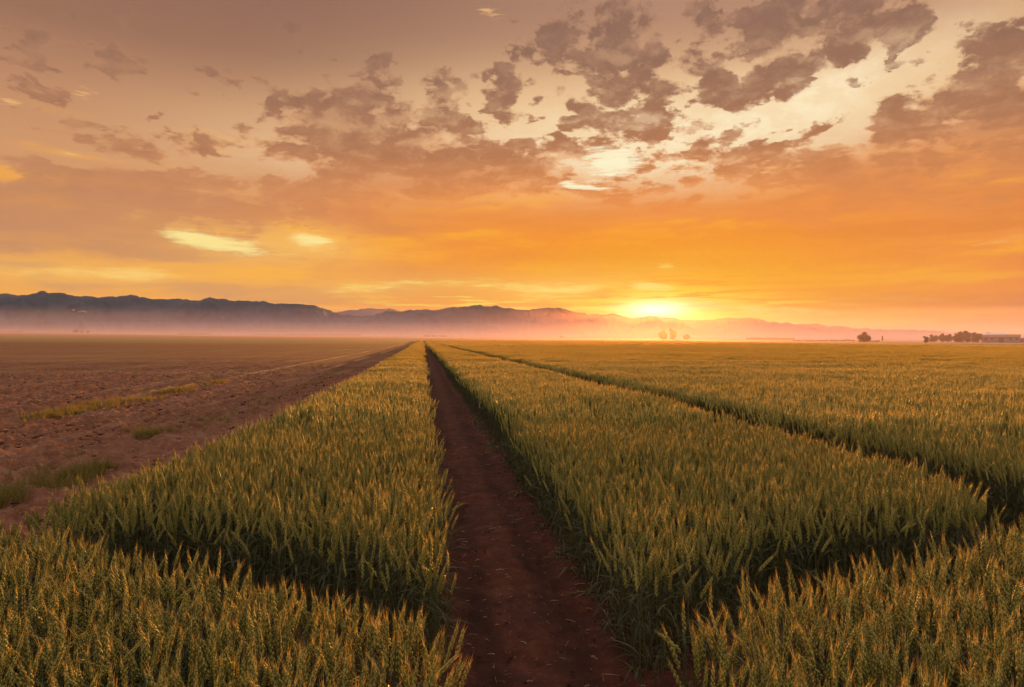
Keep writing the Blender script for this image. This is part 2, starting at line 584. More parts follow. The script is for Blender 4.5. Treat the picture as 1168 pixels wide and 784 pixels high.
sx = np.linspace(-.35, 1.55, 96)
S, T = np.meshgrid(sx, tt)
X = S + B * T
near = np.clip(1.2 - T / 25, 0, 1)
rut = np.exp(-((S - .30) / .13) ** 2) + np.exp(-((S - .86) / .13) ** 2)
lum = (fbm(X * 4, T * 4, 5, 11, .55) - .5) * .06 + (np.maximum(fbm(X * 15, T * 15, 3, 3), .5) - .5) * .07
Z = gz(X, T) + .032 + near * (lum - .034 * rut * (.6 + .8 * fbm(X * 2, T * .8, 2, 8))) + .02 * np.clip((np.abs(S - .6) - .55) / .3, 0, 1)
o = grid_mesh('path', np.stack([X, T, Z], -1), m_path)
tag(o, 'narrow bare red earth track running straight away between the standing wheat', 'path', 'structure')

# ---- the ploughed field on the left
m_plough, t = material('ploughed_earth')
P = pos(t)
px_, py_, pz_ = t.sep(P)
across = t.m('SUBTRACT', px_, t.mul(py_, B))
rows = t.noise(t.xyz(t.mul(across, 1.0), t.mul(py_, .06), 0.0), 1.0, 6, .6)['Fac']
clod = t.noise(P, 6.0, 8, .68)['Fac']
flat = t.noise(t.xyz(t.mul(px_, .25), t.mul(py_, 1.6), 0.0), 1.0, 7, .62)['Fac']
straw = t.noise(t.xyz(t.mul(px_, 7.0), t.mul(py_, 30.0), 0.0), 1.0, 5, .6)['Fac']
col = t.ramp(clod, [(.28, (.048, .0180, .0110)), (.5, (.103, .039, .0225)), (.72, (.165, .070, .042))])
col = t.mix(t.mul(t.ss(rows, .46, .68), .75), col, (.155, .072, .045, 1))
col = t.mix(t.mul(t.ss(flat, .56, .70), .55), col, (.17, .090, .060, 1))
col = t.mix(t.mul(t.ss(flat, .44, .30), .5), col, (.036, .017, .013, 1))
col = t.mix(t.mul(t.ss(straw, .60, .68), .55), col, (.30, .19, .11, 1))
lanes = t.add(t.mul(t.ss(t.m('ABSOLUTE', t.add(across, 5.6)), .32, .08), .6), t.mul(t.ss(t.m('ABSOLUTE', t.add(across, 8.6)), .25, .08), .6))
lanes = t.mul(lanes, t.ss(t.noise(t.xyz(across, t.mul(py_, .10)), 1.0, 3)['Fac'], .42, .58), t.ss(py_, 14.0, 26.0))
col = t.mix(lanes, col, (.34, .19, .085, 1))
weedy = t.mul(t.ss(t.noise(t.xyz(t.mul(across, .30), t.mul(py_, .022), 5.0), 1.0, 5, .6)['Fac'], .50, .64), t.ss(py_, 18.0, 50.0), .32)
bands = t.noise(t.xyz(t.mul(px_, .012), t.mul(py_, .16), 9.0), 1.0, 6, .62)['Fac']
col = t.mix(t.mul(t.ss(bands, .50, .66), t.ss(py_, 15.0, 40.0), .35), col, (.19, .095, .052, 1))
col = t.mix(t.mul(t.ss(bands, .48, .34), t.ss(py_, 15.0, 40.0), .4), col, (.045, .019, .012, 1))
col = t.mix(weedy, col, (.13, .105, .03, 1))
p = principled(t, col, .95, .08, t.add(t.mul(clod, .7), t.mul(flat, .5)), .9, .05)
t.l.new(p.outputs[0], t.out.inputs[0])
# left edge of the left strip (distance along y -> x)
LEFT_EDGE = np.array([(3.0, -3.0), (4.3, -2.95), (4.75, -3.2), (6.5, -3.2), (10.45, -3.47), (24.2, -5.15), (60, -9.9), (180, -26.0), (300, -42.4)])
tt = np.concatenate([np.linspace(1.2, 3.4, 40), np.geomspace(3.42, 292, 620)])
uu = np.linspace(0, 1, 330) ** 1.15
U, T = np.meshgrid(uu, tt)
X0 = np.interp(T, LEFT_EDGE[:, 0], LEFT_EDGE[:, 1]) + .45
X = X0 - U * (T * 1.25 + 5)
C_ = X - B * T
near = np.clip(1.25 - T / 60, 0, 1)
ridge = np.sin(C_ * 2 * math.pi / .55 + 3 * fbm(C_ * .7, T * .25, 2, 4)) * .024
clods = (np.maximum(fbm(X * 5.5, T * 5.5, 4, 21, .6), .45) - .45) * .30 + (fbm(X * 1.2, T * 1.2, 3, 33) - .5) * .10
Z = gz(X, T) + .012 + near * (ridge + clods * np.clip((U * (T * 1.25 + 5)) / .5, .15, 1)) + .004
o = grid_mesh('ploughed_field', np.stack([X, T, Z], -1), m_plough)
tag(o, 'wide bare ploughed field of mauve brown clods and straw left of the wheat', 'field', 'structure')

# ------------------------------------------------------------------ mountains
m_mount, t = material('mountain_scrub_and_rock')
P = pos(t)
n1 = t.noise(P, .004, 7, .6)['Fac']
col = t.ramp(n1, [(.3, (.022, .024, .026)), (.5, (.036, .036, .037)), (.72, (.065, .060, .060))])
p = principled(t, col, .95, .05, n1, .6, 60.0)
t.l.new(p.outputs[0], t.out.inputs[0])

RIDGE = [(-260, 338), (-140, 340), (-60, 336), (0, 335), (18, 336.7), (31, 337), (40, 334), (47.5, 332), (54, 333.6), (62, 335), (74.5, 334.6), (85, 338), (100, 337.6), (113, 339), (136, 338), (148, 336.4), (164, 339.3),
         (176, 341), (190, 342.6), (205, 340.5), (213, 341.5), (223, 344), (230, 343), (239, 340), (257, 341), (272, 343.6), (283, 342.6), (300, 344), (310, 346.5), (323, 346.5), (341, 347), (362, 348.8),
         (374.5, 353.4), (387, 358.5), (403, 360), (426, 360.6), (432, 358.4), (439, 356), (452, 355.4), (464, 354.7), (485, 353), (503, 353.4), (521, 350.8), (535, 349.2), (546.6, 348.3), (567, 349.5), (582.6, 352),
         (600, 355), (615, 352.7), (626, 351), (638.5, 352), (651, 355), (664, 357.2), (677, 358.6), (703, 358.6), (712, 360.3), (721, 362.4), (740, 361.6), (759, 361), (769.5, 363), (790, 364.4), (808, 365.5), (816, 364.4), (823.5, 363), (846.6, 362.2),
         (864.6, 363.4), (877, 367.3), (900, 368.2), (914, 370), (934, 370), (946, 372.3), (960, 372), (978, 374.6), (1015, 376), (1056, 377), (1084, 378.7), (1168, 382), (1300, 384), (1500, 385)]


class Range:
    def __init__(self, pts, dist, front, seed, n=1500, rows=60):
        pts = np.array(pts, float)
        self.az = np.linspace(math.degrees(math.atan((pts[0, 0] - CX) / FPX)), math.degrees(math.atan((pts[-1, 0] - CX) / FPX)), n)
        px = CX + FPX * np.tan(np.radians(self.az))
        py = np.interp(px, pts[:, 0], pts[:, 1]) + (fbm(px / 7, px * 0, 4, seed, .6) - .5) * 3.6
        self.tan = (HY - py) / FPX * np.cos(np.radians(self.az))
        self.D = dist + (fbm(self.az / 7, self.az * 0, 3, seed + 3) - .5) * front * .5
        self.front, self.seed = front, seed
        self.rows = np.concatenate([np.linspace(0, 1, rows), [1.12, 1.3, 1.6]])

    def at(self, i, u):
        """point of column i, u = 0 at the foot and 1 on the crest"""
        az, tan, D = self.az[i], self.tan[i], self.D[i]
        r = D - self.front * (1 - u)
        crest = tan * D + HCAM
        sp = 1 - np.abs(2 * fbm(az * .42 + .5 * u, u * 2.2 + az * .05, 4, self.seed + 9, .42) - 1)
        env = np.clip(u * (1 - u) * 4, 0, 1)
        h = crest * (np.where(u <= 1, u ** 1.25, 1 - (u - 1) * 1.3)) + env * crest * (sp - .78) * .75
        h = np.minimum(h, tan * r * .985 * np.where(u < .97, 1, 9)) if True else h
        return np.stack([r * np.sin(np.radians(az)), r * np.cos(np.radians(az)), np.maximum(h, 0) + 0 * r - 4 * (u <= 0)], -1)

    def sheet(self, name):
        I, U = np.meshgrid(np.arange(len(self.az)), self.rows)
        return grid_mesh(name, self.at(I, U), m_mount)


main_range = Range(RIDGE, 6200, 1700, 40)
o = main_range.sheet('mountains')
tag(o, 'long dark purple mountain range along the whole horizon above the mist', 'mountains', 'structure')
FAR = [(360, 362), (380, 357.5), (387, 356.3), (395, 354.7), (404, 354), (413, 352.6), (420, 353), (426, 352), (436, 353), (444, 352.6), (452, 354.7), (470, 357), (500, 362)]
o = Range(FAR, 9800, 1500, 70, 300, 40).sheet('distant_mountain')
tag(o, 'paler far mountain seen through the saddle between the two dark ridges', 'mountain', 'structure')
# ------------------------------------------------------------------ wheat
def crop_material(name, a, b, c, trans, rough=.55, spec=.25, scale=90.0):
    """living plant tissue: colour differs from plant to plant and in patches over the field; light passes through it"""
    m, t = material(name)
    P = pos(t)
    rnd = t.new('ShaderNodeObjectInfo').outputs['Random']
    tint = t.new('ShaderNodeAttribute', attribute_name='tint').outputs['Fac']
    patch = t.noise(P, .33, 4, .55)['Fac']
    patch2 = t.noise(t.xyz(t.mul(t.sep(P)[0], .03), t.mul(t.sep(P)[1], .05)), 1.0, 5, .6)['Fac']
    fine = t.noise(P, scale, 2, .6)['Fac']
    f = t.add(t.mul(tint, .5), t.mul(rnd, .25), t.mul(t.m('SUBTRACT', patch, .5), .9), t.mul(t.m('SUBTRACT', patch2, .5), 1.5), .10)
    col = t.ramp(f, [(.05, a), (.5, b), (.95, c)])
    col = t.mix(.8, col, t.ramp(fine, [(.3, (.62, .62, .62)), (.7, (1.35, 1.33, 1.25))]), 'MULTIPLY')
    p = principled(t, col, rough, spec)
    tr = t.new('ShaderNodeBsdfTranslucent')
    t.put(tr.inputs[0], t.mix(1.0, col, (1.5, 1.35, .8, 1), 'MULTIPLY'))
    mx = t.new('ShaderNodeMixShader')
    mx.inputs[0].default_value = trans
    t.l.new(p.outputs[0], mx.inputs[1])
    t.l.new(tr.outputs[0], mx.inputs[2])
    t.l.new(mx.outputs[0], t.out.inputs[0])
    return m


m_ear = crop_material('wheat_ear', (.178, .158, .032), (.270, .225, .050), (.365, .279, .080), .28)
m_awn = crop_material('wheat_awn', (.245, .202, .068), (.33, .25, .088), (.42, .295, .11), .40)
m_leaf = crop_material('wheat_leaf', (.040, .044, .015), (.064, .062, .022), (.13, .105, .045), .40, .5, .3, 40.0)
m_stem = crop_material('wheat_stem', (.050, .055, .022), (.078, .074, .032), (.13, .105, .05), .10)
CROP = [m_ear, m_awn, m_leaf, m_stem]


def unit(v):
    v = np.asarray(v, float)
    return v / (np.linalg.norm(v) + 1e-9)


def stalk(mb, r, x=0.0, y=0.0, detail=2, h=.66, leaves=3, tint=None):
    """one wheat plant: stem, ear of overlapping spikelets with awns, arching leaf blades"""
    tint = r.random() if tint is None else tint
    h = h * r.uniform(.88, 1.08)
    ear = r.uniform(.105, .140)
    la, lean = r.uniform(0, 6.283), r.uniform(.005, .075)
    dirn = np.array([math.cos(la), math.sin(la), 0])
    top = h - ear
    stem = lambda u: np.array([x, y, 0]) + np.array([0, 0, top * u]) + dirn * lean * u ** 2.2
    n = 6 if detail == 2 else 3
    pts = [stem(u) for u in np.linspace(0 if detail else .25, 1, n)]
    if detail >= 0:
        mb.tube(pts, [.0022 - .0008 * k / n for k in range(n)] if detail == 2 else .0026, 4 if detail == 2 else 3, 3, tint, False)
    nod = r.uniform(-.01, .035) if r.random() < .85 else r.uniform(.06, .16)
    ax = unit(pts[-1] - pts[-2] + dirn * nod)
    base = pts[-1]
    u = unit(np.cross(ax, [math.cos(la + 1), math.sin(la + 1), .1]))
    w = np.cross(ax, u)
    if detail == 2:
        ns = int(ear / .0115) * 2
        for k in range(ns):
            f = k / ns
            side = (1 if k % 2 else -1)
            c = base + ax * ear * f * .88
            off = unit(u * side * .9 + w * (.55 if (k // 2) % 2 else -.55) + r.normal(0, .12, 3))
            d = unit(ax + off * (.30 - .16 * f))
            sz = (.62 + .38 * math.sin(math.pi * (f * .8 + .18)))
            mb.spindle(c + off * .0025, d, .0180 * sz, .0051 * sz, 4, 0, tint + r.uniform(-.18, .18), ((.32, 1.0), (.7, .72)))
            if k % 1 == 0:
                tip = c + d * .017 * sz
                al = r.uniform(.035, .065) * (1.1 - .3 * f)
                ad = unit(ax + off * (.16 - .08 * f) + r.normal(0, .04, 3))
                q = unit(np.cross(ad, r.normal(0, 1, 3))) * .00055
                mb.add([tip - q, tip + q, tip + ad * al], [(0, 1, 2)], 1, tint)
    elif detail == -1:
        a_ = r.uniform(0, 6.283)
        s = np.array([math.cos(a_), math.sin(a_), 0])
        b2 = base + ax * ear * .4
        mb.add([base - ax * .10, b2 + s * .022, base + ax * ear * 1.3, b2 - s * .022], [(0, 1, 2, 3)], 0, tint)
        c_ = base + ax * ear * .7
        mb.add([c_ + s * .016, c_ - s * .016, c_ + ax * .11 + u * .02], [(0, 1, 2)], 1, tint)
    elif detail == 1:
        mb.spindle(base, ax, ear, .0096, 5, 0, tint, ((.12, .85), (.35, 1.1), (.62, .95), (.85, .6)))
        for k in range(6):
            c = base + ax * ear * r.uniform(.25, .95)
            off = unit(u * r.normal() + w * r.normal())
            ad = unit(ax + off * .14)
            q = unit(np.cross(ad, r.normal(0, 1, 3))) * .0013
            mb.add([c + off * .005 - q, c + off * .005 + q, c + ad * .075], [(0, 1, 2)], 1, tint)
    else:
        for s in (u, w):
            b2 = base + ax * ear * .45
            mb.add([base, b2 + s * .011, base + ax * ear * 1.25, b2 - s * .011], [(0, 1, 2, 3)], 0, tint)
            c_ = base + ax * ear * .5
            mb.add([c_ + s * .006, c_ - s * .006, c_ + ax * .10 + s * .03], [(0, 1, 2)], 1, tint)
    for k in range(leaves):
        f = (.86, .62, .38, .22, .12)[k] * r.uniform(.9, 1.08)
        p0 = stem(min(f, .97))
        a = r.uniform(0, 6.283)
        d = np.array([math.cos(a), math.sin(a), 0])
        L = r.uniform(.14, .22) * (1 if k else .7)
        rise, droop = r.uniform(.75, 1.15), r.uniform(.35, 1.25) * (1.0 if k else .6)
        nseg = (7, 4, 2)[2 - detail] if detail else 2
        ts = np.linspace(0, 1, nseg + 1)
        lp = [p0 + d * L * (.30 * q + .50 * q * q) + np.array([0, 0, L * (rise * q - droop * q * q)]) for q in ts]
        for q in lp:
            q[2] = max(q[2], .012)
        wd = [max(.0008, .0115 * (1 if detail else 1.6) * r.uniform(.8, 1.1) * (q * 6 if q < .12 else 1) * (1 - q ** 2.2)) for q in ts]
        wd[0] = .004
        sd_ = unit(np.cross(d, [0, 0, 1]) + r.normal(0, .25, 3))
        if detail == 2:
            mb.ribbon(lp, wd, sd_, 2, tint * .8 + r.uniform(-.1, .2), .25)
        else:
            vv = []
            for q, ww in zip(lp, wd):
                vv += [q - sd_ * ww / 2, q + sd_ * ww / 2]
            mb.add(vv, [(2 * i, 2 * i + 1, 2 * i + 3, 2 * i + 2) for i in range(len(lp) - 1)], 2, tint * .8)


def clump(r, n, rad, detail, leaves):
    mb = MB()
    for _ in range(n):
        a, q = r.uniform(0, 6.283), rad * math.sqrt(r.random())
        stalk(mb, r, q * math.cos(a), q * math.sin(a), detail, .66, leaves)
    return mb


def library(name, builders, mats=CROP):
    c = bpy.data.collections.new(name)                               # source plants for the scatter, not in the scene
    for k, mb in enumerate(builders):
        o = bpy.data.objects.new('%s_%02d' % (name, k), mb.mesh('%s_%02d' % (name, k), mats, True))
        c.objects.link(o)
    return c


def one(fn, *a, **k):
    mb = MB()
    fn(mb, *a, **k)
    return mb


r_ = np.random.default_rng(3)
LIB_NEAR = library('wheat_plant', [one(stalk, r_, 0, 0, 2, .66, 2 + k % 2) for k in range(14)] + [one(stalk, r_, 0, 0, 2, .62, 5) for _ in range(6)])
LIB_MID = library('wheat_tuft', [clump(r_, 12, .11, 1, 1) for _ in range(12)])
LIB_FAR = library('wheat_clump', [clump(r_, 120, .36, 0, 1) for _ in range(8)])
LIB_VAST = library('wheat_patch', [clump(r_, 1000, 1.15, -1, 0) for _ in range(6)])


def points_mesh(name, P, turn, size, pick):
    me = bpy.data.meshes.new(name)
    me.vertices.add(len(P))
    me.vertices.foreach_set('co', np.ascontiguousarray(P, dtype=np.float32).ravel())
    for nm, ty, v, key in (('turn', 'FLOAT_VECTOR', turn, 'vector'), ('size', 'FLOAT_VECTOR', size, 'vector'), ('pick', 'INT', pick, 'value')):
        a = me.attributes.new(nm, ty, 'POINT')
        a.data.foreach_set(key, np.ascontiguousarray(v, dtype=np.int32 if ty == 'INT' else np.float32).ravel())
    return me


def multi_scatter(name, layers):
    """ONE object: several point sets, each with its own library of plants"""
    g = bpy.data.node_groups.new(name + '_scatter', 'GeometryNodeTree')
    g.interface.new_socket('Geometry', in_out='INPUT', socket_type='NodeSocketGeometry')
    g.interface.new_socket('Geometry', in_out='OUTPUT', socket_type='NodeSocketGeometry')
    gi, go = g.nodes.new('NodeGroupInput'), g.nodes.new('NodeGroupOutput')
    join = g.nodes.new('GeometryNodeJoinGeometry')
    P, T, S, K, LV = [], [], [], [], []
    for i, (coll, p, turn, size, pick) in enumerate(layers):
        P.append(p); T.append(turn); S.append(size); K.append(pick); LV.append(np.full(len(p), i))
        ci = g.nodes.new('GeometryNodeCollectionInfo')
        ci.inputs['Collection'].default_value = coll
        ci.inputs['Separate Children'].default_value = True
        ci.inputs['Reset Children'].default_value = True
        ip = g.nodes.new('GeometryNodeInstanceOnPoints')
        ip.inputs['Pick Instance'].default_value = True
        cmp_ = g.nodes.new('FunctionNodeCompare')
        cmp_.data_type, cmp_.operation = 'INT', 'EQUAL'
        at = {}
        for nm, ty in (('pick', 'INT'), ('turn', 'FLOAT_VECTOR'), ('size', 'FLOAT_VECTOR'), ('layer', 'INT')):
            a = g.nodes.new('GeometryNodeInputNamedAttribute')
            a.data_type = ty
            a.inputs['Name'].default_value = nm
            at[nm] = a.outputs[0]
        ints = [s for s in cmp_.inputs if s.type == 'INT']
        g.links.new(at['layer'], ints[0])
        ints[1].default_value = i
        L = g.links.new
        L(gi.outputs[0], ip.inputs['Points'])
        L(cmp_.outputs[0], ip.inputs['Selection'])
        L(ci.outputs[0], ip.inputs['Instance'])
        L(at['pick'], ip.inputs['Instance Index'])
        L(at['turn'], ip.inputs['Rotation'])
        L(at['size'], ip.inputs['Scale'])
        L(ip.outputs[0], join.inputs[0])
    g.links.new(join.outputs[0], go.inputs[0])
    me = points_mesh(name, np.concatenate(P), np.concatenate(T), np.concatenate(S), np.concatenate(K))
    a = me.attributes.new('layer', 'INT', 'POINT')
    a.data.foreach_set('value', np.concatenate(LV).astype(np.int32))
    o = bpy.data.objects.new(name, me)
    COL.objects.link(o)
    md = o.modifiers.new('scatter', 'NODES')
    md.node_group = g
    return o


def inside(poly, x, y):
    c = np.zeros(len(x), bool)
    n = len(poly)
    for i in range(n):
        x1, y1 = poly[i]
        x2, y2 = poly[(i + 1) % n]
        if y1 == y2:
            continue
        c ^= ((y1 > y) != (y2 > y)) & (x < (x2 - x1) * (y - y1) / (y2 - y1) + x1)
    return c


def edge_dist(poly, x, y):
    d = np.full(len(x), 1e9)
    n = len(poly)
    for i in range(n):
        a, b = np.array(poly[i], float), np.array(poly[(i + 1) % n], float)
        ab = b - a
        u = np.clip(((x - a[0]) * ab[0] + (y - a[1]) * ab[1]) / (ab @ ab), 0, 1)
        d = np.minimum(d, np.hypot(x - a[0] - u * ab[0], y - a[1] - u * ab[1]))
    return d


def jitter(x0, x1, y0, y1, step):
    nx, ny = max(1, int((x1 - x0) / step)), max(1, int((y1 - y0) / step))
    gx, gy = np.meshgrid(np.arange(nx), np.arange(ny))
    gx = x0 + (gx.ravel() + rng.random(nx * ny)) * step
    gy = y0 + (gy.ravel() + rng.random(nx * ny)) * step
    return gx, gy


D1, D2, D3 = 9.5, 34.0, 120.0
HALF = math.tan(R(50))


def plant(name, poly, shrink=1.0):
    """fill one outlined strip of crop, in finer and finer plants towards the camera"""
    poly = [tuple(p) for p in poly]
    px = [p[0] for p in poly]; py = [p[1] for p in poly]
    layers = []
    for (lo, hi, step, lib, nlib, inset) in ((0, D1, .0465, LIB_NEAR, 14, .0), (D1, D2, .172, LIB_MID, 12, .09), (D2, D3, .50, LIB_FAR, 8, .28), (D3, 2000, 1.55, LIB_VAST, 6, .8)):
        y0, y1 = max(min(py), -2.2), min(max(py), hi)
        if y1 <= y0:
            continue
        xs0, xs1 = max(min(px), -hi * 1.0 - 3), min(max(px), hi * 1.0 + 3)
        x, y = jitter(xs0, xs1, y0, y1, step)
        d = np.hypot(x, y)
        wob = d * (1 + .12 * (rng.random(len(d)) - .5))               # the levels of detail melt into one another
        k = (wob >= lo) & (wob < hi) & (np.abs(x) < y * HALF + 2.6) & inside(poly, x, y)
        x, y = x[k], y[k]
        if len(x) == 0:
            continue
        ed = edge_dist(poly, x, y)
        rough = .06 * (vnoise(x * 3.1, y * 3.1, 5) - .3) + .14 * (fbm(x * .9, y * .9, 3, 51) - .5) + .05 * rng.normal(0, 1, len(x)) * (lo == 0)
        k = ed > inset + np.maximum(rough, -.02 if lo else 0)
        x, y, ed = x[k], y[k], ed[k]
        n = len(x)
        if n == 0:
            continue
        swell = .95 + .17 * fbm(x * .5, y * .5, 3, 61) + .05 * (vnoise(x * 2.2, y * 2.2, 8) - .5)
        edge = np.clip((ed - inset) / .16, 0, 1)
        hgt = swell * (.94 + .06 * edge) * shrink
        ind = rng.normal(0, .035 if lo == 0 else .02, n)
        size = np.stack([np.full(n, 1.0)] * 2 + [hgt + ind], -1)
        size[:, :2] *= rng.uniform(.9, 1.12, (n, 1))
        wind = .05 + .22 * (fbm(x * .35 + 40, y * .35, 3, 77) - .5)
        sd = .056 if lo == 0 else (.05 if lo == D1 else .03)
        turn = np.stack([rng.normal(0, sd, n) - .02, rng.normal(0, sd, n) + wind, rng.uniform(0, 6.283, n)], -1)
        if lo == 0:
            pick = rng.integers(0, 14, n)
            leafy = rng.random(n) < np.where(ed < .14, .55, .06)
            pick = np.where(leafy, 14 + rng.integers(0, 6, n), pick)
        else:
            pick = rng.integers(0, nlib, n)
        layers.append((lib, np.stack([x, y, gz(x, y) - .01], -1), turn, size, pick))
    return multi_scatter(name, layers)


ln = lambda a, y: (a + B * y, y)
ELEFT = [(-.30, 3.25), (-.72, 3.55), (-1.1, 3.85), (-1.65, 4.12), (-2.2, 4.33), (-2.8, 4.15), (-3.1, 4.45), (-3.2, 4.9), (-3.2, 6.5), (-3.47, 10.45), (-5.15, 24.2), (-9.9, 60), (-26.0, 180), (-61.6, 450),
         ln(.16, 450), ln(.13, 24), ln(.14, 10), ln(.13, 4.5)]
o = plant('wheat_strip', ELEFT)
tag(o, 'narrow strip of green gold wheat between the ploughed field and the red path', 'wheat', 'stuff')
ERIGHT = [(.62, 3.16), (1.05, 3.56), (1.5, 4.02), (2.3, 4.22), (2.85, 4.25), (3.2, 4.5), (3.42, 4.95), (3.45, 5.4), (3.32, 7.07), (2.94, 10.6), (2.3, 15.4), ln(4.2, 37.7), ln(4.0, 120), ln(3.7, 450),
          ln(.95, 450), ln(1.0, 60), ln(1.05, 20), ln(1.08, 8), ln(1.06, 4.5)]
o = plant('wheat_strip', ERIGHT)
tag(o, 'broad strip of wheat right of the red path with a rounded dark corner at its near end', 'wheat', 'stuff')
EFAR = [(4.15, 5.55), (4.05, 7.1), ln(4.85, 10.6), ln(4.9, 15.4), ln(4.85, 37.7), ln(4.7, 120), ln(4.5, 450), (102, 450), (109, 270), (84, 112), (140, 112), (60, 50), (12, 11.5), (6.5, 7.3), (5.2, 6.2)]
o = plant('wheat_field', EFAR)
tag(o, 'vast golden wheat field on the right beyond the second tractor track', 'wheat', 'stuff')
EBL = [(-.20, 2.0), (-.30, 2.66), (-.66, 2.88), (-1.15, 3.14), (-1.75, 3.46), (-2.35, 3.78), (-3.1, 4.16), (-4.3, 4.7), (-7.0, 5.8), (-7, -2.2), (.2, -2.2), (.08, 0)]
o = plant('wheat_bank', EBL)
tag(o, 'nearest wheat in front of the dark cross track, left of the red path', 'wheat', 'stuff')
EBR = [(.66, 2.66), (.95, 2.84), (1.51, 3.25), (2.44, 3.66), (3.38, 4.46), (4.6, 5.7), (7.0, 8.0), (7.0, -2.2), (1.25, -2.2), (.95, 0), (.74, 1.2), (.62, 2.05)]
o = plant('wheat_bank', EBR)
tag(o, 'nearest wheat in front of the dark cross track, right of the red path', 'wheat', 'stuff')

# ------------------------------------------------------------------ broad-leaved blades hanging over the edge of the path, grass, clods and straw
def tuft(mb, r, n=9, h=.14, spread=.04):
    for _ in range(n):
        a = r.uniform(0, 6.283)
        d = np.array([math.cos(a), math.sin(a), 0])
        p0 = d * r.uniform(0, spread)
        L = h * r.uniform(.6, 1.25)
        ts = np.linspace(0, 1, 5)
        b = r.uniform(.15, .55)
        lp = [p0 + d * L * b * (.4 * q + .6 * q * q) + np.array([0, 0, L * (q - .25 * b * q * q)]) for q in ts]
        wd = [.006 * (1 - q ** 2) + .0006 for q in ts]
        mb.ribbon(lp, wd, unit(np.cross(d, [0, 0, 1])), 0, r.random(), .2)


def bent_plant(mb, r):
    """low plant of long arching blades at the foot of the crop"""
    for _ in range(r.integers(4, 7)):
        a = r.uniform(0, 6.283)
        d = np.array([math.cos(a), math.sin(a), 0])
        L = r.uniform(.16, .30)
        ts = np.linspace(0, 1, 9)
        dr, up = r.uniform(.75, 1.25), r.uniform(.75, 1.1)
        lp = [d * L * (.25 * q + .55 * q * q) + np.array([0, 0, max(.01, L * (up * q - dr * q * q) + .02)]) for q in ts]
        wd = [.011 * (1 - (2 * q - .8) ** 2 * .5) * (1 - q ** 3) + .001 for q in ts]
        mb.ribbon(lp, wd, unit(np.cross(d, [0, 0, 1]) + r.normal(0, .2, 3)), 0, r.random(), .3)


m_grass = crop_material('grass_blade', (.095, .082, .020), (.15, .115, .030), (.23, .16, .055), .42)
m_weed = crop_material('weed_leaf', (.045, .050, .020), (.075, .074, .032), (.14, .12, .06), .30)
m_straw = crop_material('dry_straw', (.20, .12, .07), (.30, .19, .11), (.42, .29, .18), .15)
LIB_TUFT = library('grass_tuft', [one(tuft, r_, 9, .14) for _ in range(6)], [m_grass])
LIB_BENT = library('weed_plant', [one(bent_plant, r_) for _ in range(7)], [m_weed])


def bit(mb, r):
    L = r.uniform(.015, .07)
    a = r.uniform(-.5, .5)
    pts = [(-L / 2, 0, .003), (0, .1 * L * a, .005 + .004 * abs(a)), (L / 2, .4 * L * a, .003)]
    mb.tube(pts, .0013, 3, 0, r.random(), True)


LIB_STRAW = library('straw_bit', [one(bit, r_) for _ in range(8)], [m_straw])


def lump(mb, r):
    n0 = len(mb.v)
    pts, fs = [], []
    import bmesh
    bm = bmesh.new()
    bmesh.ops.create_icosphere(bm, subdivisions=2, radius=1.0)
    sx, sy, sz = r.uniform(.7, 1.3), r.uniform(.7, 1.3), r.uniform(.4, .75)
    off = r.uniform(0, 50)
    for v in bm.verts:
        k = 1 + .5 * (float(fbm(v.co.x * 1.3 + off, v.co.y * 1.3 + v.co.z * 1.7, 3, 4)) - .5) * 2
        pts.append((v.co.x * sx * k, v.co.y * sy * k, v.co.z * sz * k))
    fs = [tuple(v.index for v in f.verts) for f in bm.faces]
    bm.free()
    mb.add(pts, fs, 0, r.random())


LIB_CLOD_P = library('path_clod', [one(lump, r_) for _ in range(6)], [m_path])
LIB_CLOD_F = library('field_clod', [one(lump, r_) for _ in range(6)], [m_plough])


def sheet_scatter(name, lib, nlib, x, y, z, smin, smax, power=2.0, tilt=.2):
    n = len(x)
    s = smin + (smax - smin) * rng.random(n) ** power
    turn = np.stack([rng.normal(0, tilt, n), rng.normal(0, tilt, n), rng.uniform(0, 6.283, n)], -1)
    return multi_scatter(name, [(lib, np.stack([x, y, z], -1), turn, np.repeat(s[:, None], 3, 1), rng.integers(0, nlib, n))])


# straw and clods on the path
n = 480
y = rng.uniform(1.6, 14, n) ** 1.0
y = 1.6 + (y - 1.6) * rng.random(n)
x = B * y + rng.uniform(.10, 1.16, n)
o = sheet_scatter('straw', LIB_STRAW, 8, x, y, np.full(n, .046), .5, 1.5, 1.5, .1)
tag(o, 'short dry bits of straw littering the red earth track', 'straw', 'stuff')
n = 1500
y = 1.6 + 14 * rng.random(n) ** 1.6
x = B * y + rng.uniform(.05, 1.2, n)
o = sheet_scatter('soil_crumbs', LIB_CLOD_P, 6, x, y, np.full(n, .036), .003, .011, 3.0)
tag(o, 'loose crumbs of red earth lying on the track', 'soil', 'stuff')
# weeds at both feet of the path and along the cross track
ys = 1.9 + 24 * rng.random(300) ** 1.6
side = rng.random(300) < .68
x = B * ys + np.where(side, 1.10 + rng.uniform(-.08, .06, 300), .13 + rng.uniform(-.05, .07, 300))
ok = ~((ys > 2.75) & (ys < 3.4))
o = sheet_scatter('weeds', LIB_BENT, 7, x[ok], ys[ok], np.full(ok.sum(), .012), .35, 1.0, 1.6, .2)
tag(o, 'low arching weed leaves hanging over the edges of the red track', 'weeds', 'stuff')
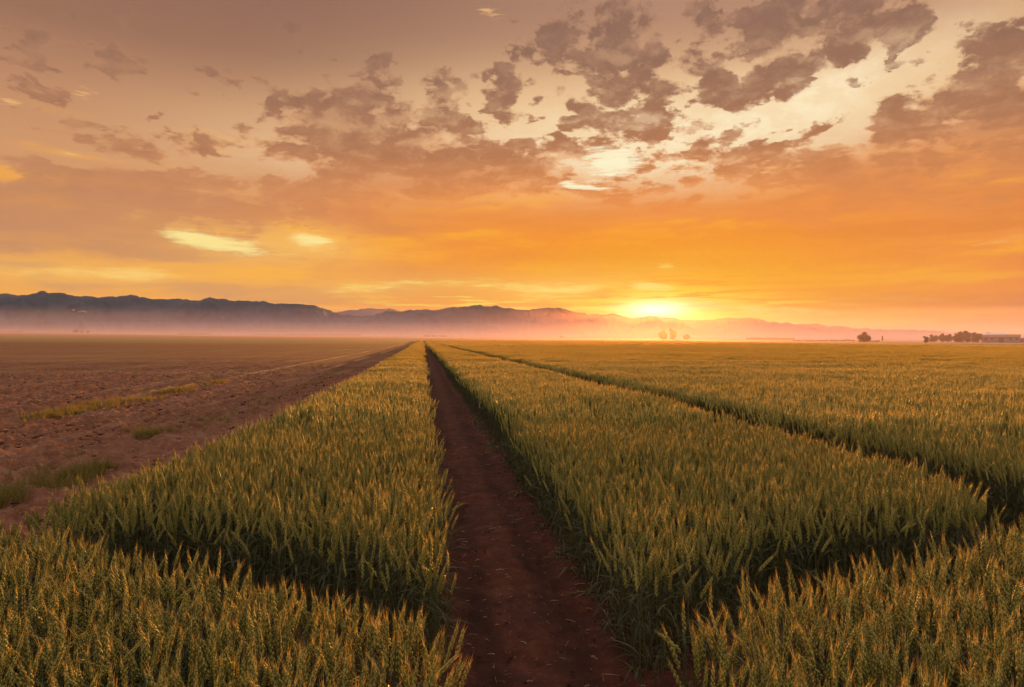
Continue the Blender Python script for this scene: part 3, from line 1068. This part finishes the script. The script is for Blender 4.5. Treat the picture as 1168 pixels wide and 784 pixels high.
# clods and straw on the ploughed field
n = 15000
y = 4.0 + 32 * rng.random(n) ** 1.5
x = np.interp(y, LEFT_EDGE[:, 0], LEFT_EDGE[:, 1]) + .2 - rng.random(n) ** 1.1 * (y * .95 + 2)
o = sheet_scatter('field_clods', LIB_CLOD_F, 6, x, y, np.full(n, .03), .008, .075, 3.0)
tag(o, 'broken clods of mauve brown earth strewn over the ploughed field', 'soil', 'stuff')
n = 9000
y = 4.0 + 30 * rng.random(n) ** 1.5
x = np.interp(y, LEFT_EDGE[:, 0], LEFT_EDGE[:, 1]) + .2 - rng.random(n) * (y * .95 + 2)
o = sheet_scatter('field_straw', LIB_STRAW, 8, x, y, np.full(n, .075), .9, 2.6, 1.5, .25)
tag(o, 'pale stubble and straw left on the ploughed field', 'straw', 'stuff')


def gpt(px, py):
    Y = FPX * HCAM / (py - HY)
    return np.array([(px - CX) / FPX * Y, Y])


def grass_line(pts, n, width, smin, smax, label):
    P = np.array([gpt(*p) for p in pts])
    seg = np.hypot(*np.diff(P, axis=0).T)
    cum = np.concatenate([[0], np.cumsum(seg)])
    s = rng.random(n) * cum[-1]
    x = np.interp(s, cum, P[:, 0])
    y = np.interp(s, cum, P[:, 1])
    f = s / cum[-1]
    w = width * (.35 + .65 * np.sin(np.pi * np.clip(f, .02, .98))) * (.5 + fbm(s * 1.1, s * 0, 3, 19))
    x = x + rng.normal(0, .45, n) * w
    y = y + rng.normal(0, .30, n) * w
    keep = rng.random(n) < np.clip(3.6 * fbm(x * .9, y * .45, 3, 29) - 1.35, .03, 1)
    x, y = x[keep], y[keep]
    o = sheet_scatter('grass', LIB_TUFT, 6, x, y, np.full(len(x), .05), smin, smax, 1.4, .12)
    tag(o, label, 'grass', 'stuff')


grass_line([(5, 488), (60, 478), (110, 466), (170, 456), (215, 446), (255, 438)], 2600, .62, .5, 1.35, 'long low ridge of yellow green grass crossing the ploughed field')
grass_line([(158, 504), (188, 496), (212, 487), (236, 479)], 560, .60, .5, 1.35, 'short tuft of grass on the ploughed field close to the wheat edge')
grass_line([(-40, 566), (20, 546), (55, 536), (98, 521)], 230, .22, .3, .9, 'patch of tall grass on the ploughed field near the left wheat corner')
grass_line([(-30, 590), (15, 575), (40, 566), (70, 556), (120, 540)], 500, .45, .6, 1.6, 'ragged grass margin where the ploughed earth meets the near wheat')
grass_line([(150, 520), (230, 500), (262, 476), (330, 448), (395, 420)], 500, .5, .4, 1.0, 'thin grass fringe along the left foot of the wheat strip')
# ------------------------------------------------------------------ trees, hedges and farm buildings in the mist
def leaf_material(name, a, b):
    m, t = material(name)
    P = pos(t)
    tint = t.new('ShaderNodeAttribute', attribute_name='tint').outputs['Fac']
    col = t.ramp(t.add(t.mul(tint, .6), t.mul(t.noise(P, .9, 4)['Fac'], .4)), [(.2, a), (.8, b)])
    p = principled(t, col, .7, .15)
    tr = t.new('ShaderNodeBsdfTranslucent')
    t.put(tr.inputs[0], col)
    mx = t.new('ShaderNodeMixShader')
    mx.inputs[0].default_value = .3
    t.l.new(p.outputs[0], mx.inputs[1]); t.l.new(tr.outputs[0], mx.inputs[2])
    t.l.new(mx.outputs[0], t.out.inputs[0])
    return m


m_foliage = leaf_material('tree_foliage', (.035, .045, .018), (.085, .085, .035))
m_bark, t = material('tree_bark')
p = principled(t, t.ramp(t.noise(pos(t), 3.0, 5)['Fac'], [(.3, (.05, .04, .03)), (.7, (.11, .085, .065))]), .9, .1)
t.l.new(p.outputs[0], t.out.inputs[0])


def plain(name, c1, c2, sc=1.0, rough=.85):
    m, t = material(name)
    nz = t.noise(pos(t), sc, 5, .6)['Fac']
    p = principled(t, t.ramp(nz, [(.3, c1), (.7, c2)]), rough, .2)
    t.l.new(p.outputs[0], t.out.inputs[0])
    return m


m_plaster = plain('weathered_plaster', (.15, .12, .10), (.22, .18, .15), .4)
m_village = plain('white_render', (.36, .34, .33), (.44, .42, .40), .2)
m_tile = plain('clay_tile', (.16, .085, .06), (.24, .13, .09), .5)
m_tin = plain('pale_tin', (.45, .43, .42), (.58, .56, .54), .3, .6)
m_door = plain('dark_timber', (.05, .04, .035), (.085, .065, .05), 1.0)
m_glass = plain('window_glass', (.03, .035, .045), (.05, .055, .065), 1.0, .2)


def spot(px, D):
    x = (px - CX) / FPX * D
    return float(x), float(D), float(gz(x, D))


def lobe_crown(r, w, h, lobes, n, leaf):
    """foliage as many separate leaf clumps spread through uneven lobes"""
    mb = MB()
    for _ in range(n):
        cx, cy, cz, sx, sz = lobes[r.integers(len(lobes))]
        d = unit(r.normal(0, 1, 3))
        q = r.random() ** .45
        c = np.array([cx * w + d[0] * sx * w * q, cy * w + d[1] * sx * w * q, cz * h + d[2] * sz * h * q])
        c[2] = max(c[2], .03 * h)
        a, b = unit(r.normal(0, 1, 3)), unit(r.normal(0, 1, 3))
        b = unit(b - a * (a @ b))
        s = leaf * r.uniform(.5, 1.3)
        mb.add([c - a * s, c - b * s * .6, c + a * s, c + b * s * .6], [(0, 1, 2, 3)], 0, r.random())
    return mb


def tree(name, px, D, hpx, wpx, label, cat, kind='round', group=None, seed=0, trunk_show=.18):
    r = np.random.default_rng(100 + seed)
    x, y, z = spot(px, D)
    h, w = hpx * D / FPX, wpx * D / FPX
    root = empty(name, (x, y, z), r.uniform(0, 6))
    tag(root, label, cat, group=group)
    if kind == 'slim':
        lobes = [(0, 0, k, .32 - .1 * abs(k - .45), .16) for k in (.25, .42, .6, .78, .88)]
    elif kind == 'dome':
        lobes = [(0, 0, .55, .40, .38)] + [(.28 * math.cos(a), .28 * math.sin(a), r.uniform(.32, .55), .22, .24) for a in np.linspace(0, 6.28, 7)[:-1]] + [(.05, 0, .80, .16, .18), (.1, .1, .2, .3, .2), (-.1, -.1, .2, .3, .2)]
    elif kind == 'bush':
        lobes = [(.28 * math.cos(a), .28 * math.sin(a), r.uniform(.28, .6), r.uniform(.18, .27), r.uniform(.26, .36)) for a in np.linspace(0, 6.28, 6)[:-1]] + [(0, 0, .55, .3, .38), (r.normal(0, .15), r.normal(0, .15), .80, .16, .16), (.1, 0, .22, .34, .2)]
    else:
        lobes = [(r.normal(0, .17), r.normal(0, .17), r.uniform(.30, .84), r.uniform(.18, .30), r.uniform(.12, .20)) for _ in range(9)] + [(r.normal(0, .12), r.normal(0, .12), .2, .26, .18) for _ in range(3)]
    n = 2600
    lobe_crown(r, w, h, lobes, n, .045 * (h + w) / 2 * 1.1).build('crown', m_foliage, root)
    mb = MB()
    tr = max(.10, .028 * h)
    mb.tube([(0, 0, -.2), (.02 * w, 0, h * .2), (-.01 * w, .01 * w, h * .45), (0, 0, h * .68)], [tr * 1.3, tr, tr * .75, tr * .3], 7, 0)
    for a in np.linspace(0, 6.28, 6)[:-1]:
        u0 = r.uniform(.28, .5)
        mb.tube([(0, 0, h * u0), (.12 * w * math.cos(a), .12 * w * math.sin(a), h * (u0 + .12)), (.26 * w * math.cos(a), .26 * w * math.sin(a), h * (u0 + .22))],
                [tr * .6, tr * .4, tr * .15], 5, 0)
    mb.build('trunk', m_bark, root, smooth=True)
    return root


tree('field_tree', 756, 880, 11, 10.5, 'broad misty tree just below the setting sun, left of a taller one', 'tree', 'bush', 'misty trees below the sun', 1)
tree('field_tree', 767, 890, 13.5, 9.5, 'tall ragged tree in the orange mist just right of the sun', 'tree', 'round', 'misty trees below the sun', 2)
tree('field_shrub', 783, 900, 6.5, 9, 'low faint bush in the orange mist right of the two trees under the sun', 'bush', 'bush', 'misty trees below the sun', 3)
tree('field_tree', 985.5, 470, 12, 15, 'lone dome shaped tree standing by itself in the pale field', 'tree', 'dome', None, 4)
tree('slim_tree', 1006.5, 640, 6, 2.6, 'thin upright little tree right of the lone dome tree', 'tree', 'slim', None, 5)
tree('hedge_tree', 1056.5, 430, 8.5, 6.5, 'small leaning tree at the left end of the tree row', 'tree', 'round', 'row of small trees left of the farm', 6)
tree('hedge_tree', 1065, 560, 8.8, 11, 'low bushy tree second from the left in the tree row', 'tree', 'bush', 'row of small trees left of the farm', 7)
tree('hedge_tree', 1074.5, 570, 10.3, 8.5, 'squarish tree third in the row, left of its twin', 'tree', 'bush', 'row of small trees left of the farm', 8)
tree('hedge_tree', 1082, 575, 9.6, 9, 'squarish tree at the right end of the tree row before the gap', 'tree', 'bush', 'row of small trees left of the farm', 9)
tree('farm_tree', 1094.5, 540, 12.8, 15, 'wide round tree on the left of the big pair beside the farm', 'tree', 'dome', 'big trees beside the farm', 10)
tree('farm_tree', 1103, 550, 14.5, 12.5, 'tallest tree of the big pair beside the farm', 'tree', 'round', 'big trees beside the farm', 11)
tree('farm_tree', 1113.5, 560, 12, 10.5, 'full tree directly left of the long barn', 'tree', 'bush', 'big trees beside the farm', 12)
tree('farm_tree', 1121.5, 575, 11.5, 11.5, 'tree whose crown overlaps the left gable of the long barn', 'tree', 'round', 'big trees beside the farm', 13)
tree('field_shrub', 86.5, 1350, 4.3, 7.5, 'widest of three dark bushes on the far left skyline', 'bush', 'bush', 'three dark bushes on the far left skyline', 14)
tree('field_shrub', 93.7, 1360, 3.0, 3.6, 'middle bush of three on the far left skyline', 'bush', 'bush', 'three dark bushes on the far left skyline', 15)
tree('field_shrub', 100, 1360, 3.0, 4.2, 'rightmost bush of three on the far left skyline', 'bush', 'bush', 'three dark bushes on the far left skyline', 16)
tree('field_shrub', 640.5, 1500, 2.6, 6, 'faint low bush in the mist left of the sun', 'bush', 'bush', None, 17)


def hedge(px0, px1, D, hpx, label, seed):
    r = np.random.default_rng(300 + seed)
    a, b = np.array(spot(px0, D)), np.array(spot(px1, D))
    L = np.linalg.norm(b - a)
    h = hpx * D / FPX
    root = empty('hedge', tuple((a + b) / 2), math.atan2(b[1] - a[1], b[0] - a[0]))
    tag(root, label, 'hedge')
    mb = MB()
    n = int(min(2600, 500 + L * 9))
    for _ in range(n):
        u = r.uniform(-.5, .5)
        top = h * (.35 + .9 * float(fbm(u * L / 7 + seed * 9, 0.0, 3, 7)))
        c = np.array([u * L, r.normal(0, h * .25), r.uniform(0, top)])
        p_, q_ = unit(r.normal(0, 1, 3)), unit(r.normal(0, 1, 3))
        s = h * r.uniform(.12, .3)
        mb.add([c - p_ * s, c - q_ * s, c + p_ * s, c + q_ * s], [(0, 1, 2, 3)], 0, r.random())
    mb.build('foliage', m_foliage, root)


hedge(-20, 26, 1400, 1.6, 'dark hedge line on the skyline at the far left', 1)
hedge(202, 240, 1450, 1.3, 'thin hedge on the skyline in front of the left mountains', 2)
hedge(286, 412, 1480, 1.5, 'long low hedge under the saddle of the mountains', 3)
hedge(851, 884, 1200, 2.6, 'faint hedge in the mist right of the sun', 4)
hedge(884, 906, 1150, 2.4, 'short hedge in the mist further right of the sun', 5)
hedge(905, 975, 620, 1.8, 'low hedge leading up to the lone dome tree', 6)
hedge(992, 1003, 600, 1.6, 'little hedge between the dome tree and the thin tree', 7)
hedge(1040, 1185, 270, .8, 'dark weedy bank along the end of the wheat below the farm', 8)


def gable_house(name, x, y, z, rz, L, W, H, rise, mats, label, cat, door=True, windows=2, scale_open=1.0, group=None):
    """walls with a gabled roof that overhangs, a door and windows standing proud"""
    wall_m, roof_m = mats
    root = empty(name, (x, y, z), rz)
    tag(root, label, cat, group=group)
    mb = MB()
    l, w = L / 2, W / 2
    mb.add([(-l, -w, -1), (l, -w, -1), (l, w, -1), (-l, w, -1), (-l, -w, H), (l, -w, H), (l, w, H), (-l, w, H), (-l, 0, H + rise), (l, 0, H + rise)],
           [(0, 1, 5, 4), (2, 3, 7, 6), (1, 2, 6, 9, 5), (3, 0, 4, 8, 7), (0, 3, 2, 1)])
    mb.build('wall', wall_m, root)
    mb = MB()
    o_, th = .5, .25
    k = rise / w
    for s in (-1, 1):
        e = w + o_
        zl = H + .03 - o_ * k
        mb.add([(-l - o_, s * e, zl), (l + o_, s * e, zl), (l + o_, 0, H + rise + .03), (-l - o_, 0, H + rise + .03),
                (-l - o_, s * e, zl + th), (l + o_, s * e, zl + th), (l + o_, 0, H + rise + .03 + th), (-l - o_, 0, H + rise + .03 + th)],
               [(0, 1, 2, 3), (4, 5, 6, 7), (0, 1, 5, 4), (1, 2, 6, 5), (0, 3, 7, 4)])
    mb.build('roof', roof_m, root)
    if door:
        mb = MB()
        mb.box((-1.6 * scale_open, -w - .12, 0), (1.6 * scale_open, -w - .01, min(H * .8, 3.6)))
        mb.build('door', m_door, root)
    for i in range(windows):
        cx_ = -l + (i + .5) * L / windows
        if abs(cx_) < 2.4 * scale_open:
            continue
        mb = MB()
        mb.box((cx_ - .7, -w - .08, H * .45), (cx_ + .7, -w - .01, H * .75))
        mb.build('window', m_glass, root)
    return root


x, y, z = spot(1142, 520)
gable_house('barn', x, y, z, R(-36), 23, 10, 4.2, 1.6, (m_plaster, m_tile), 'long low barn right of the big trees on the misty horizon', 'barn', True, 6)
x, y, z = spot(1134, 560)
gable_house('warehouse', x, y, z, R(-36), 15, 9, 6.0, 1.2, (m_plaster, m_tin), 'pale roofed warehouse rising just behind the long barn', 'warehouse', True, 4)
x, y, z = spot(1165, 560)
gable_house('shed', x, y, z, R(-36), 9, 6, 2.6, 1.0, (m_plaster, m_tile), 'small shed at the right end of the farm', 'shed', True, 2, .6)
for k, (px, D, L, lab) in enumerate(((487, 1520, 12, 'tiny misty farmhouse beyond the end of the path'), (495, 1560, 9, 'smallest outbuilding right of the misty farmhouse beyond the path'),
                                     (505, 1540, 17, 'long misty farm shed farthest right beyond the end of the path'))):
    x, y, z = spot(px, D)
    gable_house('farmhouse', x, y, z, R(20), L, 7, 2.3, .9, (m_plaster, m_tile), lab, 'farmhouse', True, 2, .6, 'misty farm buildings beyond the path')

# white houses of the village on the lower slope of the left mountains
for k, (px, py, L, lab) in enumerate(((82.5, 354.2, 18, 'leftmost white house of the village low on the left mountain'), (90.5, 356.3, 15, 'second white house of the mountain village, lower than the first'),
                                      (94.0, 355.8, 24, 'widest white house in the middle of the mountain village'), (97.5, 356.6, 14, 'rightmost white house of the mountain village'))):
    i = int(np.argmin(np.abs(main_range.az - math.degrees(math.atan((px - CX) / FPX)))))
    us = np.linspace(.02, .98, 300)
    pp = main_range.at(np.full(300, i), us)
    el = (pp[:, 2] - HCAM) / np.hypot(pp[:, 0], pp[:, 1])
    want = (HY - py) / FPX * math.cos(R(float(main_range.az[i])))
    j = int(np.argmax(el >= want)) if (el >= want).any() else 150
    x, y, z = map(float, pp[j])
    gable_house('village_house', x, y, z - 1, R(25), L, 10, 6, 3, (m_village, m_tile), lab, 'house', True, 2, .8, 'white houses of the mountain village')

# ------------------------------------------------------------------ air: an even haze over everything, and the ground mist in front of the mountains
def air(name, lo, hi, density, color, g, label):
    m = bpy.data.materials.new(name)
    m.use_nodes = True
    t = NT(m.node_tree)
    t.n.clear()
    out = t.new('ShaderNodeOutputMaterial')
    v = t.new('ShaderNodeVolumePrincipled')
    v.inputs['Color'].default_value = (*color, 1)
    v.inputs['Density'].default_value = density
    v.inputs['Anisotropy'].default_value = g
    t.l.new(v.outputs[0], out.inputs['Volume'])
    mb = MB()
    mb.box(lo, hi)
    o = mb.build(name, m)
    o.display_type = 'WIRE'
    tag(o, label, name.split('_')[-1], 'stuff')
    return o


HAZE_ON = True
if HAZE_ON:
    air('haze', (-13000, -400, -8), (13000, 11400, 560), .000017, (.34, .48, 1.0), 0.0, 'thin sunlit evening haze over the whole valley')
    air('field_mist', (-5500, 110, -6.6), (5500, 700, 14), .00006, (1.0, .42, .12), .86, 'thin sunlit mist glowing over the end of the fields')
    air('farm_mist', (-5400, 240, -6.8), (5400, 1250, 13), .00060, (.80, .58, .58), 0.0, 'low mist half hiding the trees and the farm')
    air('mist', (-6000, 900, -7), (6000, 6400, 26), .00021, (.88, .76, .88), 0.0, 'pale pink ground mist lying low across the plain')
    air('valley_mist', (-7000, 2300, -7.3), (7000, 6900, 122), .00010, (.88, .79, .96), 0.0, 'bank of pink mist at the foot of the mountains')
    air('far_mist', (-7800, 7450, -7.7), (7800, 9000, 400), .00009, (1.0, .66, .45), 0.0, 'sunlit air between the dark range and the paler mountain behind it')
    air('slope_mist', (-7600, 3600, -7.6), (7600, 7300, 175), .000020, (1.0, .45, .12), .87, 'thin upper veil of mist against the mountain slopes')
